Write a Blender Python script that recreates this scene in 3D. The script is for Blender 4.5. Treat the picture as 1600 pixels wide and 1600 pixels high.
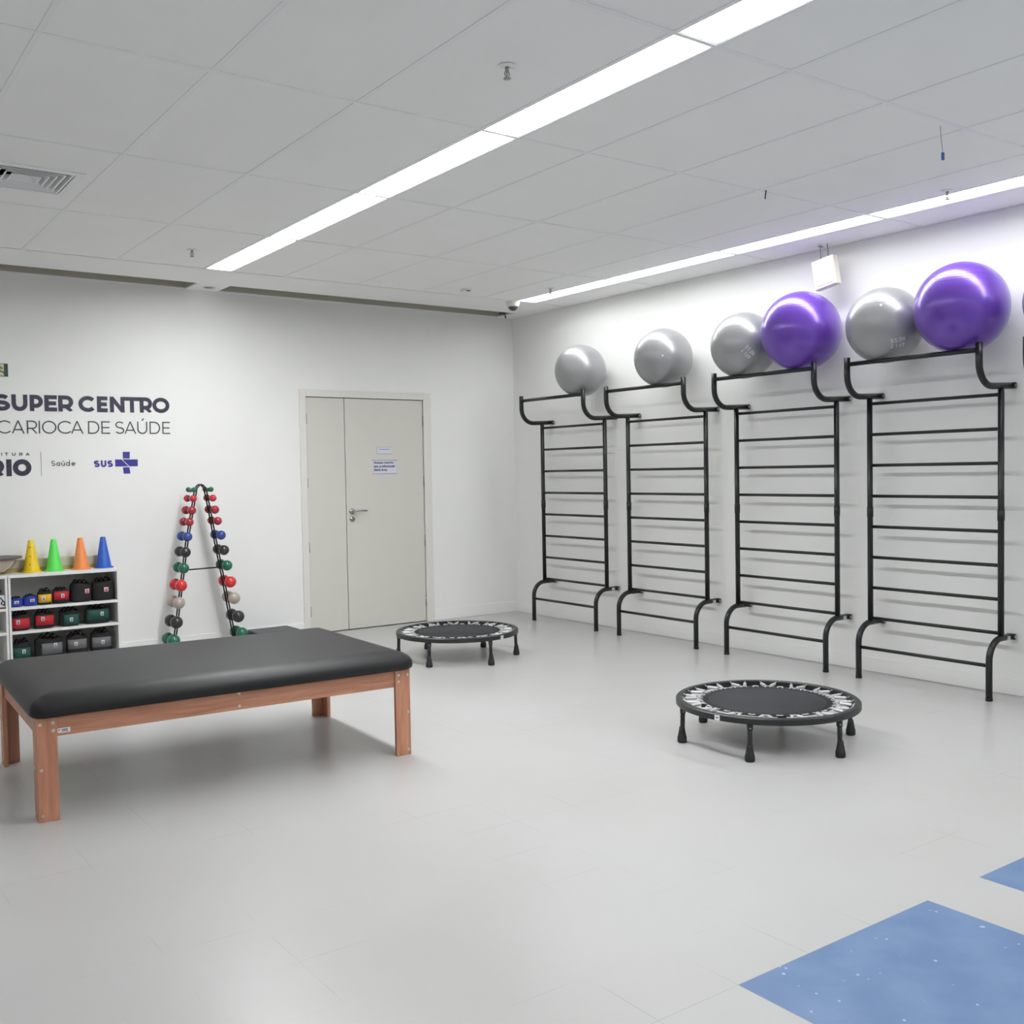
import bpy, math, random
from mathutils import Vector, Matrix
PI = math.pi
scn = bpy.context.scene
for o in list(bpy.data.objects): bpy.data.objects.remove(o)
COL = scn.collection
random.seed(7)
H = 3.02                                   # ceiling height

# ------------------------------------------------------------------ camera
yaw, pitch, roll = 0.62402686, -0.03825530, -0.01651337
cy_, sy_, cp_, sp_ = math.cos(yaw), math.sin(yaw), math.cos(pitch), math.sin(pitch)
fwd = Vector((sy_*cp_, cy_*cp_, sp_)); rgt = Vector((cy_, -sy_, 0)); upv = rgt.cross(fwd)
c_, s_ = math.cos(roll), math.sin(roll)
r2 = rgt*c_ + upv*s_; u2 = upv*c_ - rgt*s_
camd = bpy.data.cameras.new('camera'); cam = bpy.data.objects.new('camera', camd); COL.objects.link(cam)
camd.sensor_width = 36; camd.lens = 36*1600.88/1600; camd.clip_start = .05
M = Matrix.Identity(4)
for i in range(3): M[i][0] = r2[i]; M[i][1] = u2[i]; M[i][2] = -fwd[i]
M[0][3], M[1][3], M[2][3] = -6.23817, -8.60169, 1.43879
cam.matrix_world = M
scn.camera = cam

# ------------------------------------------------------------------ world, exposure
w = bpy.data.worlds.new('world'); scn.world = w; w.use_nodes = True
w.node_tree.nodes['Background'].inputs[0].default_value = (.9, .95, 1, 1)
w.node_tree.nodes['Background'].inputs[1].default_value = .3
vs = scn.view_settings
vs.view_transform = 'Standard'; vs.look = 'None'; vs.gamma = 1; vs.use_curve_mapping = False
vs.exposure = 0.0
LAMPS = {'far_left': 7.0, 'middle': 50.0, 'middle_back': 22.0, 'wall': 17.5}   # tube rows; the rear tubes are weaker

# ------------------------------------------------------------------ materials
def lin(c):
    return tuple(((v/255)/12.92 if v <= 10 else (((v/255)+.055)/1.055)**2.4) for v in c) + (1,)
MATS = {}
def mat(name, rgb, rough=.5, metal=0, spec=.5, var=0, scale=8, bump=0, bscale=40, coat=0, emis=None):
    if name in MATS: return MATS[name]
    m = bpy.data.materials.new(name); m.use_nodes = True; nt = m.node_tree; b = nt.nodes['Principled BSDF']
    b.inputs['Base Color'].default_value = lin(rgb); b.inputs['Roughness'].default_value = rough
    b.inputs['Metallic'].default_value = metal; b.inputs['Specular IOR Level'].default_value = spec
    b.inputs['Coat Weight'].default_value = coat
    if emis:
        b.inputs['Emission Color'].default_value = emis[0]; b.inputs['Emission Strength'].default_value = emis[1]
    tc = nt.nodes.new('ShaderNodeTexCoord')
    n = nt.nodes.new('ShaderNodeTexNoise'); n.inputs['Scale'].default_value = scale; n.inputs['Detail'].default_value = 4
    nt.links.new(tc.outputs['Object'], n.inputs['Vector'])
    mx = nt.nodes.new('ShaderNodeMix'); mx.data_type = 'RGBA'
    k = lin(rgb); v = max(var, .02)
    mx.inputs[6].default_value = tuple(c*(1-v) for c in k[:3])+(1,); mx.inputs[7].default_value = tuple(min(1, c*(1+v)) for c in k[:3])+(1,)
    nt.links.new(n.outputs['Fac'], mx.inputs[0]); nt.links.new(mx.outputs[2], b.inputs['Base Color'])
    if bump:
        n2 = nt.nodes.new('ShaderNodeTexNoise'); n2.inputs['Scale'].default_value = bscale; n2.inputs['Detail'].default_value = 3
        bp = nt.nodes.new('ShaderNodeBump'); bp.inputs['Strength'].default_value = bump; bp.inputs['Distance'].default_value = .01
        nt.links.new(tc.outputs['Object'], n2.inputs['Vector']); nt.links.new(n2.outputs['Fac'], bp.inputs['Height']); nt.links.new(bp.outputs['Normal'], b.inputs['Normal'])
    MATS[name] = m
    return m
WALL = mat('wall_paint', (241, 241, 239), .55, spec=.3, var=.01, scale=2, bump=.05, bscale=120)
CEIL = mat('ceiling_tile', (244, 244, 243), .8, spec=.2, var=.015, scale=3)
TBAR = mat('ceiling_bar', (238, 240, 240), .45)
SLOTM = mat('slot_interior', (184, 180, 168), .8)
BASEB = mat('baseboard_paint', (243, 243, 241), .4)
DOORM = mat('door_laminate', (214, 212, 204), .45, var=.01)
DOORF = mat('door_frame_paint', (228, 226, 219), .45)
STEEL = mat('brushed_steel', (170, 168, 165), .3, .9)
BLKPIPE = mat('black_powder_coat', (26, 26, 28), .33, spec=.5)
BLKRUB = mat('black_rubber', (30, 30, 31), .6)
BLKFAB = mat('black_nylon', (24, 24, 26), .75, var=.3, scale=60, bump=.4, bscale=150)
WHITE = mat('white_melamine', (232, 232, 230), .4)
WHITEM = mat('white_metal', (236, 236, 236), .35)
LABEL = mat('white_label', (236, 236, 238), .5)
INK = mat('dark_ink', (52, 50, 62), .6)
BOLTM = mat('zinc_bolt', (205, 200, 178), .3, .85)
NAVY = mat('navy_vinyl', (47, 41, 66), .45)
NAVYT = mat('dark_grey_vinyl', (52, 50, 58), .45)
SUSB = mat('royal_blue_vinyl', (52, 46, 142), .45)
PAPER = mat('paper', (216, 216, 232), .6)

def glossy_ball(name, rgb, metal, rough, coat):
    m = mat(name, rgb, rough, metal, coat=coat, var=.03, scale=5)
    m.node_tree.nodes['Principled BSDF'].inputs['Coat Roughness'].default_value = .18
    return m
SILVER = glossy_ball('silver_ball_vinyl', (160, 161, 162), .35, .34, .25)
PURPLE = glossy_ball('purple_ball_vinyl', (104, 62, 176), .25, .3, .6)

def wood():
    m = bpy.data.materials.new('reddish_wood'); m.use_nodes = True; nt = m.node_tree; b = nt.nodes['Principled BSDF']
    tc = nt.nodes.new('ShaderNodeTexCoord'); mp = nt.nodes.new('ShaderNodeMapping')
    mp.inputs['Scale'].default_value = (1.2, 14, 14)
    n = nt.nodes.new('ShaderNodeTexNoise'); n.inputs['Scale'].default_value = 2.5; n.inputs['Detail'].default_value = 6; n.inputs['Distortion'].default_value = .8
    cr = nt.nodes.new('ShaderNodeValToRGB'); cr.color_ramp.elements[0].color = lin((178, 118, 92)); cr.color_ramp.elements[1].color = lin((208, 150, 120))
    cr.color_ramp.elements[0].position = .3; cr.color_ramp.elements[1].position = .7
    nt.links.new(tc.outputs['Object'], mp.inputs[0]); nt.links.new(mp.outputs[0], n.inputs['Vector']); nt.links.new(n.outputs['Fac'], cr.inputs[0]); nt.links.new(cr.outputs[0], b.inputs['Base Color'])
    b.inputs['Roughness'].default_value = .42
    m2 = m.copy(); m2.name = 'reddish_wood_upright'
    for nd in m2.node_tree.nodes:
        if nd.type == 'MAPPING': nd.inputs['Scale'].default_value = (14, 14, 1.2)
    return m, m2
WOOD, WOODV = wood()

def floor_mat():
    m = bpy.data.materials.new('vinyl_floor'); m.use_nodes = True; nt = m.node_tree; b = nt.nodes['Principled BSDF']; N = nt.nodes; L = nt.links
    tc = N.new('ShaderNodeTexCoord'); sp = N.new('ShaderNodeSeparateXYZ'); L.new(tc.outputs['Object'], sp.inputs[0])
    def mth(op, a, bb=None, clamp=False):
        n = N.new('ShaderNodeMath'); n.operation = op; n.use_clamp = clamp
        for i, v in enumerate((a, bb)):
            if v is None: continue
            if isinstance(v, (int, float)): n.inputs[i].default_value = v
            else: L.new(v, n.inputs[i])
        return n.outputs[0]
    def noise(scale, det=3, vec=None, rough=.5):
        n = N.new('ShaderNodeTexNoise'); n.inputs['Scale'].default_value = scale; n.inputs['Detail'].default_value = det; n.inputs['Roughness'].default_value = rough
        L.new(vec or tc.outputs['Object'], n.inputs['Vector']); return n.outputs['Fac']
    X, Y = sp.outputs[0], sp.outputs[1]
    def seam(C, off, pitch, wd):
        f = mth('FRACT', mth('DIVIDE', mth('SUBTRACT', C, off), pitch))
        d = mth('ABSOLUTE', mth('SUBTRACT', f, .5))
        return mth('GREATER_THAN', d, .5-wd/pitch)
    seams = mth('MAXIMUM', seam(X, -3.183, .3067, .0013), seam(Y, -6.68, .295, .0013))
    nm = mth('MULTIPLY', mth('SUBTRACT', noise(1.7, 2), .5), 7, True)
    sm = mth('MULTIPLY', seams, nm, True)
    strip = mth('LESS_THAN', mth('ABSOLUTE', mth('ADD', X, .165)), .002)
    sm = mth('MAXIMUM', sm, mth('MULTIPLY', strip, .55))
    # blue inlay
    def inside(C, a, bb): return mth('MULTIPLY', mth('GREATER_THAN', C, a), mth('LESS_THAN', C, bb))
    blue = mth('MULTIPLY', mth('MAXIMUM', inside(X, -4.103, -3.183), inside(X, -2.87, -1.95)), mth('LESS_THAN', Y, -6.68))
    # off-white base with soft mottling
    base = N.new('ShaderNodeValToRGB'); base.color_ramp.elements[0].color = lin((184, 183, 180)); base.color_ramp.elements[1].color = lin((190, 190, 189))
    base.color_ramp.elements[0].position = .25; base.color_ramp.elements[1].position = .75
    L.new(noise(.9, 3), base.inputs[0])
    bl = N.new('ShaderNodeValToRGB'); bl.color_ramp.elements[0].color = lin((98, 126, 166)); bl.color_ramp.elements[1].color = lin((110, 137, 175))
    bl.color_ramp.elements[0].position = .35; bl.color_ramp.elements[1].position = .65
    L.new(noise(6, 6), bl.inputs[0])
    vo = N.new('ShaderNodeTexVoronoi'); vo.inputs['Scale'].default_value = 26; L.new(tc.outputs['Object'], vo.inputs['Vector'])
    spk = mth('MULTIPLY', mth('LESS_THAN', vo.outputs['Distance'], mth('MULTIPLY', mth('SUBTRACT', noise(11, 1), .42), .55)), .75)
    mb = N.new('ShaderNodeMix'); mb.data_type = 'RGBA'; L.new(spk, mb.inputs[0]); L.new(bl.outputs[0], mb.inputs[6]); mb.inputs[7].default_value = lin((190, 208, 230))
    vo2 = N.new('ShaderNodeTexVoronoi'); vo2.inputs['Scale'].default_value = 5; L.new(tc.outputs['Object'], vo2.inputs['Vector'])
    dsp = mth('MULTIPLY', mth('LESS_THAN', vo2.outputs['Distance'], mth('MULTIPLY', mth('SUBTRACT', noise(9, 1), .55), .09)), .4)
    mw = N.new('ShaderNodeMix'); mw.data_type = 'RGBA'; L.new(dsp, mw.inputs[0]); L.new(base.outputs[0], mw.inputs[6]); mw.inputs[7].default_value = lin((140, 136, 130))
    m1 = N.new('ShaderNodeMix'); m1.data_type = 'RGBA'; L.new(blue, m1.inputs[0]); L.new(mw.outputs[2], m1.inputs[6]); L.new(mb.outputs[2], m1.inputs[7])
    m2 = N.new('ShaderNodeMix'); m2.data_type = 'RGBA'; L.new(mth('MULTIPLY', sm, .45), m2.inputs[0]); L.new(m1.outputs[2], m2.inputs[6]); m2.inputs[7].default_value = lin((120, 116, 120))
    L.new(m2.outputs[2], b.inputs['Base Color'])
    L.new(mth('ADD', mth('MULTIPLY', noise(2, 2), .05), .27), b.inputs['Roughness'])
    b.inputs['Specular IOR Level'].default_value = .45
    return m
FLOORM = floor_mat()

# ------------------------------------------------------------------ mesh helpers
class MB:
    def __init__(s): s.v = []; s.f = []; s.sm = []
    def add(s, vs, fs, smooth=False):
        b = len(s.v); s.v += [tuple(p) for p in vs]
        for f in fs: s.f.append([b+i for i in f]); s.sm.append(smooth)
        return s
    def box(s, x0, x1, y0, y1, z0, z1):
        if x0 > x1: x0, x1 = x1, x0
        if y0 > y1: y0, y1 = y1, y0
        if z0 > z1: z0, z1 = z1, z0
        vs = [(x, y, z) for z in (z0, z1) for y in (y0, y1) for x in (x0, x1)]
        return s.add(vs, [(0, 2, 3, 1), (4, 5, 7, 6), (0, 1, 5, 4), (2, 6, 7, 3), (0, 4, 6, 2), (1, 3, 7, 5)])
    def tube(s, pts, r, n=12, caps=True, rads=None):
        pts = [Vector(p) for p in pts]; N = len(pts)
        rings = []; prev = None
        for i, p in enumerate(pts):
            t = (pts[min(i+1, N-1)]-pts[max(i-1, 0)]).normalized()
            if prev is None:
                a = Vector((0, 0, 1)) if abs(t.z) < .9 else Vector((1, 0, 0))
                u = t.cross(a).normalized()
            else:
                u = (prev-t*prev.dot(t)).normalized()
            prev = u; v = t.cross(u); rr = rads[i] if rads else r
            rings.append([p+u*(rr*math.cos(2*PI*k/n))+v*(rr*math.sin(2*PI*k/n)) for k in range(n)])
        vs = [q for ring in rings for q in ring]; fs = []
        for i in range(N-1):
            for k in range(n): fs.append((i*n+k, i*n+(k+1) % n, (i+1)*n+(k+1) % n, (i+1)*n+k))
        b = len(s.v); s.add(vs, fs, True)
        if caps:
            s.f.append([b+k for k in range(n)][::-1]); s.sm.append(False)
            s.f.append([b+(N-1)*n+k for k in range(n)]); s.sm.append(False)
        return s
    def lathe(s, prof, c=(0, 0, 0), n=24, axis='z', smooth=True, hard=False):
        if hard:
            for a, b in zip(prof, prof[1:]): s.lathe([a, b], c, n, axis, smooth)
            return s
        vs = []; fs = []
        def P(r, h, a):
            x, y = r*math.cos(a), r*math.sin(a)
            q = (x, y, h) if axis == 'z' else ((x, h, y) if axis == 'y' else (h, x, y))
            return (c[0]+q[0], c[1]+q[1], c[2]+q[2])
        for r, h in prof: vs += [P(max(r, 1e-5), h, 2*PI*k/n) for k in range(n)]
        for i in range(len(prof)-1):
            for k in range(n): fs.append((i*n+k, i*n+(k+1) % n, (i+1)*n+(k+1) % n, (i+1)*n+k))
        return s.add(vs, fs, smooth)
    def sphere(s, c, r, n=24, m=14, sq=(1, 1, 1)):
        vs = []; fs = []
        for i in range(m+1):
            t = PI*i/m
            for k in range(n):
                a = 2*PI*k/n
                vs.append((c[0]+sq[0]*r*math.sin(t)*math.cos(a), c[1]+sq[1]*r*math.sin(t)*math.sin(a), c[2]+sq[2]*r*math.cos(t)))
        for i in range(m):
            for k in range(n): fs.append((i*n+k, (i+1)*n+k, (i+1)*n+(k+1) % n, i*n+(k+1) % n))
        return s.add(vs, fs, True)
    def prism(s, poly, y0, y1):            # polygon in XZ extruded along y (concave ok as ngon)
        n = len(poly); vs = [(x, y0, z) for x, z in poly]+[(x, y1, z) for x, z in poly]
        fs = [tuple(range(n)), tuple(range(2*n-1, n-1, -1))]+[(i, n+i, n+(i+1) % n, (i+1) % n) for i in range(n)]
        return s.add(vs, fs)
    def xf(s, M):
        s.v = [tuple(M @ Vector(p)) for p in s.v]; return s
def obj(name, mb, m, parent=None, bevel=0, seg=2):
    me = bpy.data.meshes.new(name); me.from_pydata(mb.v, [], mb.f); me.update()
    me.polygons.foreach_set('use_smooth', mb.sm)
    me.materials.append(m)
    o = bpy.data.objects.new(name, me); COL.objects.link(o)
    if parent: o.parent = parent
    if bevel:
        md = o.modifiers.new('bevel', 'BEVEL'); md.width = bevel; md.segments = seg; md.limit_method = 'ANGLE'; md.angle_limit = .7
        md.harden_normals = True
        for p in me.polygons: p.use_smooth = True
        
    return o
def tag(o, label, cat, group=None, kind=None):
    o['label'] = label; o['category'] = cat
    if group: o['group'] = group
    if kind: o['kind'] = kind
    return o
def thing(name, label, cat, loc=(0, 0, 0), rz=0, group=None):
    o = bpy.data.objects.new(name, None); COL.objects.link(o); o.empty_display_size = .1
    o.location = loc; o.rotation_euler = (0, 0, rz)
    return tag(o, label, cat, group)
def struct(name, mb, m, bevel=0):
    o = obj(name, mb, m, bevel=bevel); o['kind'] = 'structure'; return o
CH = {}
def dup(root, label, loc=None, rot=None, group=None):
    def cp(o, par):
        c = o.copy(); COL.objects.link(c); c.parent = par
        for k in [q for q in ALL if q.parent == o]: cp(k, c)
        return c
    ALL = list(COL.objects)
    r = cp(root, None)
    if loc is not None: r.location = loc
    if rot is not None: r.rotation_euler = rot
    r['label'] = label
    if group: r['group'] = group
    return r

# ================================================================== SETTING
XL, YB = -8.3, -10.7
f = struct('floor', MB().box(XL, .1, YB, .1, -.1, 0), FLOORM)
struct('wall_right', MB().box(0, .12, YB, .12, 0, H+.45), WALL)
# back wall with a door opening
DX0, DX1, DZ = -2.322, -1.094, 2.157
struct('wall_back', MB().box(XL, DX0-.03, 0, .12, 0, H+.45).box(DX1+.03, 0, 0, .12, 0, H+.45).box(DX0-.03, DX1+.03, 0, .12, DZ+.03, H+.45), WALL)
struct('wall_left', MB().box(XL-.12, XL, YB, .12, 0, H+.45), WALL)
struct('wall_front', MB().box(XL, .12, YB-.12, YB, 0, H+.45), WALL)
struct('baseboard_back', MB().box(XL, DX0-.062, -.011, 0, 0, .11).box(DX1+.082, -.011, -.011, 0, 0, .11), BASEB, .003)
struct('baseboard_right', MB().box(-.011, 0, YB, 0, 0, .1), BASEB, .003)

# ceiling: plaster border, slots, tiles, bars
cx = [-8.3, -7.92, -7.295, -6.67, -6.46, -6.24, -6.045, -5.42, -4.793, -4.167, -3.535, -3.315, -2.888, -2.25, -1.625, -.987, -.62, -.40, 0]
ry = [-.9125, -2.15, -3.40, -4.65, -5.90, -7.15, -8.40, -9.65, YB]
LIGHTX = [(-6.46, -6.24), (-3.535, -3.315), (-.62, -.40)]
cb = MB()
SY0, SY1 = -.33, -.010
SLOTS = [(-8.2, -3.385), (-3.115, -.2)]
cb.box(XL, 0, SY1, 0, H, H+.012).box(XL, 0, -.9125, SY0, H, H+.012)
cb.box(XL, SLOTS[0][0], SY0, SY1, H, H+.012).box(SLOTS[0][1], SLOTS[1][0], SY0, SY1, H, H+.012).box(SLOTS[1][1], 0, SY0, SY1, H, H+.012)
cb.box(XL, 0, -.92, -.905, H, H+.3)
VX0, VX1, VY0, VY1 = -5.365, -4.865, -2.97, -2.47
TZ = H+.0025
for i in range(len(cx)-1):
    if (cx[i], cx[i+1]) in LIGHTX: continue
    for j in range(len(ry)-1):
        x0, x1, y1, y0 = cx[i]+.003, cx[i+1]-.003, ry[j]-.003, ry[j+1]+.003
        if j == 0: y1 = ry[j]
        if x0 < VX0 and x1 > VX1 and y0 < VY0 and y1 > VY1:
            cb.box(x0, x1, y0, VY0, TZ, TZ+.012).box(x0, x1, VY1, y1, TZ, TZ+.012).box(x0, VX0, VY0, VY1, TZ, TZ+.012).box(VX1, x1, VY0, VY1, TZ, TZ+.012)
        else: cb.box(x0, x1, y0, y1, TZ, TZ+.012)
ce = struct('ceiling', cb, CEIL)
g = MB()
for x in cx[1:-1]: g.box(x-.011, x+.011, YB, -.9125, H, H+.004)
for y in ry[1:-1]:
    last = XL
    g.box(XL, 0, y-.011, y+.011, H-.001, H+.0035)
o = obj('ceiling_grid', g, TBAR, ce)
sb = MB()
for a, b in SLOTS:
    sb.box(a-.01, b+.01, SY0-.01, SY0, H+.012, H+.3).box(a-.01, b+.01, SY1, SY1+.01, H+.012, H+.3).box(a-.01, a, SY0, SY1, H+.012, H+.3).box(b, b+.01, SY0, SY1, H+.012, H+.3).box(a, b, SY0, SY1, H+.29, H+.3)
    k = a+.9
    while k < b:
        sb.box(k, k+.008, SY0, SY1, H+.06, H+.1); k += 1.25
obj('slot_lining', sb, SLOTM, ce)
struct('trim_roof', MB().box(XL-.12, .12, YB-.12, .12, H+.45, H+.5), WALL)

# door
d = bpy.data.objects.new('door_1', None); COL.objects.link(d); d.location = ((DX0+DX1)/2, 0, 0); d['kind'] = 'structure'
ox = d.location.x
fr = MB()
fw = .062
fr.box(DX0-fw-ox, DX0-ox, -.014, .1, 0, DZ+.066).box(DX1-ox, DX1+.08-ox, -.014, .1, 0, DZ+.066).box(DX0-ox, DX1-ox, -.014, .1, DZ, DZ+.066)
obj('frame', fr, DOORF, d, .003)
SX = -1.936
DK = mat('door_gap_dark', (40, 39, 36), .8)
obj('gap_backing', MB().box(DX0-ox, DX1-ox, .05, .06, 0, DZ), DK, d)
l1 = obj('narrow_leaf', MB().box(DX0+.004-ox, SX-.004-ox, .0, .04, .008, DZ-.006), DOORM, d, .002)
l2 = obj('wide_leaf', MB().box(SX+.003-ox, DX1-.007-ox, .0, .04, .008, DZ-.006), DOORM, d, .002)
for z in (1.955, 1.377, .792, .208):
    obj('hinge', MB().tube([(DX0+.002-ox, -.006, z-.045), (DX0+.002-ox, -.006, z+.045)], .007, 8), STEEL, l1)
    obj('hinge', MB().tube([(DX1-.004-ox, -.006, z-.045), (DX1-.004-ox, -.006, z+.045)], .007, 8), STEEL, l2)
hx = -1.880-ox
hm = MB().lathe([(0, -.012), (.026, -.012), (.028, 0)], (hx, 0, 1.104), 20, 'y')
hm.tube([(hx, -.01, 1.104), (hx, -.05, 1.104), (hx+.012, -.056, 1.106), (hx+.06, -.055, 1.112), (hx+.13, -.052, 1.108)], .009, 10)
obj('handle', hm, STEEL, l2)
km = MB().lathe([(0, -.012), (.024, -.012), (.026, 0)], (hx, 0, 1.034), 20, 'y').box(hx-.003, hx+.003, -.016, -.011, 1.022, 1.046)
obj('keyhole', km, STEEL, l2)

# ================================================================== LETTER STROKES
def arc(cx, cy, rx, ry, a0, a1, n=22):
    return [(cx+rx*math.cos(math.radians(a0+(a1-a0)*i/n)), cy+ry*math.sin(math.radians(a0+(a1-a0)*i/n))) for i in range(n+1)]
def glyph(ch, w, h, t):
    k = t/2; X0, X1, Y0, Y1 = k, w-k, k, h-k; mx, my = w/2, h/2; rx, ry = (w-t)/2, (h-t)/2
    if ch == 'I': return [[(mx, 0), (mx, h)]]
    if ch == 'O': return [arc(mx, my, rx, ry, 0, 360, 40)]
    if ch == 'C':
        R = rx*1.12; return [arc(k+R, my, R, ry, 42, 318, 36)]
    if ch == 'S':
        q = ry/2
        return [arc(mx, Y1-q, rx*.93, q, 28, 270, 24)[:-1]+arc(mx, Y0+q, rx, q, 90, -152, 24)]
    if ch in 'UÚ':
        g = [[(X0, h), (X0, Y0+rx)]+arc(mx, Y0+rx, rx, rx, 180, 360, 20)+[(X1, h)]]
        if ch == 'Ú': g.append([(mx-.02*h, h*1.07), (mx+.12*h, h*1.26)])
        return g
    if ch in 'PR':
        q = (h*.56-k)/2 if ch == 'P' else h*.25; q = h*.275
        g = [[(X0, 0), (X0, h)], [(k*.5, Y1), (X1-q, Y1)]+arc(X1-q, Y1-q, q, q, 90, -90, 16)+[(k*.5, Y1-2*q)]]
        if ch == 'R': g.append([(mx, Y1-2*q), (X1, 0)])
        return g
    if ch == 'E': return [[(X0, 0), (X0, h)], [(0, Y1), (w, Y1)], [(0, my), (w*.93, my)], [(0, Y0), (w, Y0)]]
    if ch == 'F': return [[(X0, 0), (X0, h)], [(0, Y1), (w, Y1)], [(0, my), (w*.9, my)]]
    if ch == 'N': return [[(X0, 0), (X0, h)], [(X1, 0), (X1, h)], [(X0, h-k*.4), (X1, k*.4)]]
    if ch == 'T': return [[(0, Y1), (w, Y1)], [(mx, 0), (mx, h)]]
    if ch == 'A': return [[(X0-.1*k, 0), (mx, h)], [(X1+.1*k, 0), (mx, h)], [(w*.2, h*.3), (w*.8, h*.3)]]
    if ch == 'D': 
        R = min(rx*1.1, ry)
        return [[(X0, 0), (X0, h)], [(k*.5, Y1), (X1-R, Y1)]+arc(X1-R, my, R, ry, 90, -90, 22)+[(k*.5, Y0)]]
    if ch == '4': return [[(w*.72, 0), (w*.72, h)], [(w*.72, h), (0, h*.32), (w, h*.32)]]
    xh = h*.7
    if ch in 'adbe': ryl = (xh-t)/2
    if ch == 'a': return [arc(mx, xh/2, rx, ryl, 0, 360, 26), [(X1, 0), (X1, xh)]]
    if ch == 'd': return [arc(mx, xh/2, rx, ryl, 0, 360, 26), [(X1, 0), (X1, h*1.12)]]
    if ch == 'e': return [[(X0, xh/2), (X1, xh/2)]+arc(mx, xh/2, rx, ryl, 0, 318, 26)]
    if ch == 'u': return [[(X0, xh), (X0, Y0+rx)]+arc(mx, Y0+rx, rx, rx, 180, 360, 14)+[(X1, xh)], [(X1, 0), (X1, xh)], [(mx, xh*1.15), (mx+.1*h, xh*1.45)]]
    return []
def ribbon(pts, t):
    n = len(pts); out = []
    closed = n > 3 and math.dist(pts[0], pts[-1]) < 1e-6
    for i, p in enumerate(pts):
        a = pts[i-1] if i else (pts[-2] if closed else p); b = pts[i+1] if i < n-1 else (pts[1] if closed else p)
        d0 = Vector((p[0]-a[0], p[1]-a[1])); d1 = Vector((b[0]-p[0], b[1]-p[1]))
        if d0.length < 1e-9: d0 = d1
        if d1.length < 1e-9: d1 = d0
        d0.normalize(); d1.normalize(); m = d0+d1
        m = m.normalized() if m.length > 1e-6 else d0
        c = max(.5, m.dot(d0)); nrm = Vector((-m.y, m.x))*(t/2/c)
        out.append(((p[0]+nrm.x, p[1]+nrm.y), (p[0]-nrm.x, p[1]-nrm.y)))
    return out
def strokes(mb, polys, t, fn, th, clip=None):
    """fn maps (x, y, depth) in letter space to a world point"""
    for si, pts in enumerate(polys):
        rb = ribbon(pts, t)
        if clip: rb = [tuple((p[0], min(max(p[1], 0), clip)) for p in pr) for pr in rb]
        if si: th = th*.86
        vs = []
        for a, b in rb: vs += [fn(a[0], a[1], th), fn(b[0], b[1], th), fn(a[0], a[1], 0), fn(b[0], b[1], 0)]
        fs = []
        for i in range(len(rb)-1):
            q = 4*i; fs += [(q, q+1, q+5, q+4), (q, q+4, q+6, q+2), (q+1, q+3, q+7, q+5)]
        m = 4*(len(rb)-1); fs += [(0, 2, 3, 1), (m, m+1, m+3, m+2)]
        mb.add(vs, fs)
def word(mb, letters, z0, z1, t, slope=0):
    xm = letters[0][1]
    for ch, x0, x1 in letters:
        zz = z0+slope*((x0+x1)/2-xm)
        wd = x1-x0
        strokes(mb, glyph(ch, wd, z1-z0, t), t, lambda x, y, d, x0=x0, zz=zz: (x0+x, -.0015-d, zz+y), .0016, (z1-z0) if ch in 'RNAPE' else None)
    return mb
S1 = [('S', -4.862, -4.75), ('U', -4.739, -4.627), ('P', -4.611, -4.517), ('E', -4.506, -4.415), ('R', -4.405, -4.295), ('C', -4.256, -4.128), ('E', -4.116, -4.035), ('N', -4.017, -3.903), ('T', -3.912, -3.776), ('R', -3.782, -3.682), ('O', -3.680, -3.541)]
S2 = [('C', -4.847, -4.748), ('A', -4.743, -4.655), ('R', -4.637, -4.564), ('I', -4.552, -4.544), ('O', -4.529, -4.425), ('C', -4.416, -4.313), ('A', -4.317, -4.226), ('D', -4.189, -4.104), ('E', -4.088, -4.022), ('S', -3.981, -3.911), ('A', -3.909, -3.817), ('Ú', -3.807, -3.727), ('D', -3.708, -3.623), ('E', -3.604, -3.541)]
S3 = [('P', -5.105, -5.08), ('R', -5.053, -5.028), ('E', -5.000, -4.978), ('F', -4.950, -4.928), ('E', -4.900, -4.878), ('I', -4.823, -4.817), ('T', -4.799, -4.774), ('U', -4.749, -4.723), ('R', -4.698, -4.673), ('A', -4.653, -4.624)]
S3[4] = ('E', -4.872, -4.850)
S4 = [('R', -4.906, -4.806), ('I', -4.789, -4.757), ('O', -4.746, -4.615)]
S5 = [('S', -4.471, -4.443), ('a', -4.434, -4.408), ('u', -4.398, -4.373), ('d', -4.365, -4.334), ('e', -4.323, -4.294)]
S6 = [('S', -4.155, -4.110), ('U', -4.101, -4.059), ('S', -4.051, -4.008)]
t = thing('wall_lettering', 'large dark navy SUPER CENTRO CARIOCA DE SAÚDE lettering on the white wall', 'lettering', (-4.2, 0, 1.8))
def wpart(name, mb, m, par):
    mb.xf(Matrix.Translation(-Vector(par.location))); return obj(name, mb, m, par)
wpart('bold_line', word(MB(), S1, 1.974, 2.100, .031, .006), NAVY, t)
wpart('thin_line', word(MB(), S2, 1.801, 1.901, .0088, .006), NAVYT, t)
t = thing('city_hall_logo', 'dark navy PREFEITURA RIO logo under the big wall lettering at left', 'logo', (-4.75, 0, 1.47))
for L_ in S3: wpart('letter', word(MB(), [L_], 1.632, 1.656, .0052), NAVYT, t)
wpart('big_line', word(MB(), S4, 1.476, 1.605, .037), NAVY, t)
t = thing('department_name', 'thin grey word Saúde with a vertical divider line on the wall', 'lettering', (-4.4, 0, 1.47))
wpart('divider', MB().box(-4.5455, -4.5425, -.0027, -.0008, 1.475, 1.662), mat('grey_line', (150, 150, 154), .5), t)
wpart('word', word(MB(), S5, 1.551, 1.592, .0052), NAVYT, t)
t = thing('health_system_logo', 'royal blue SUS letters with a blue cross on the wall', 'logo', (-4.0, 0, 1.48))
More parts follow.
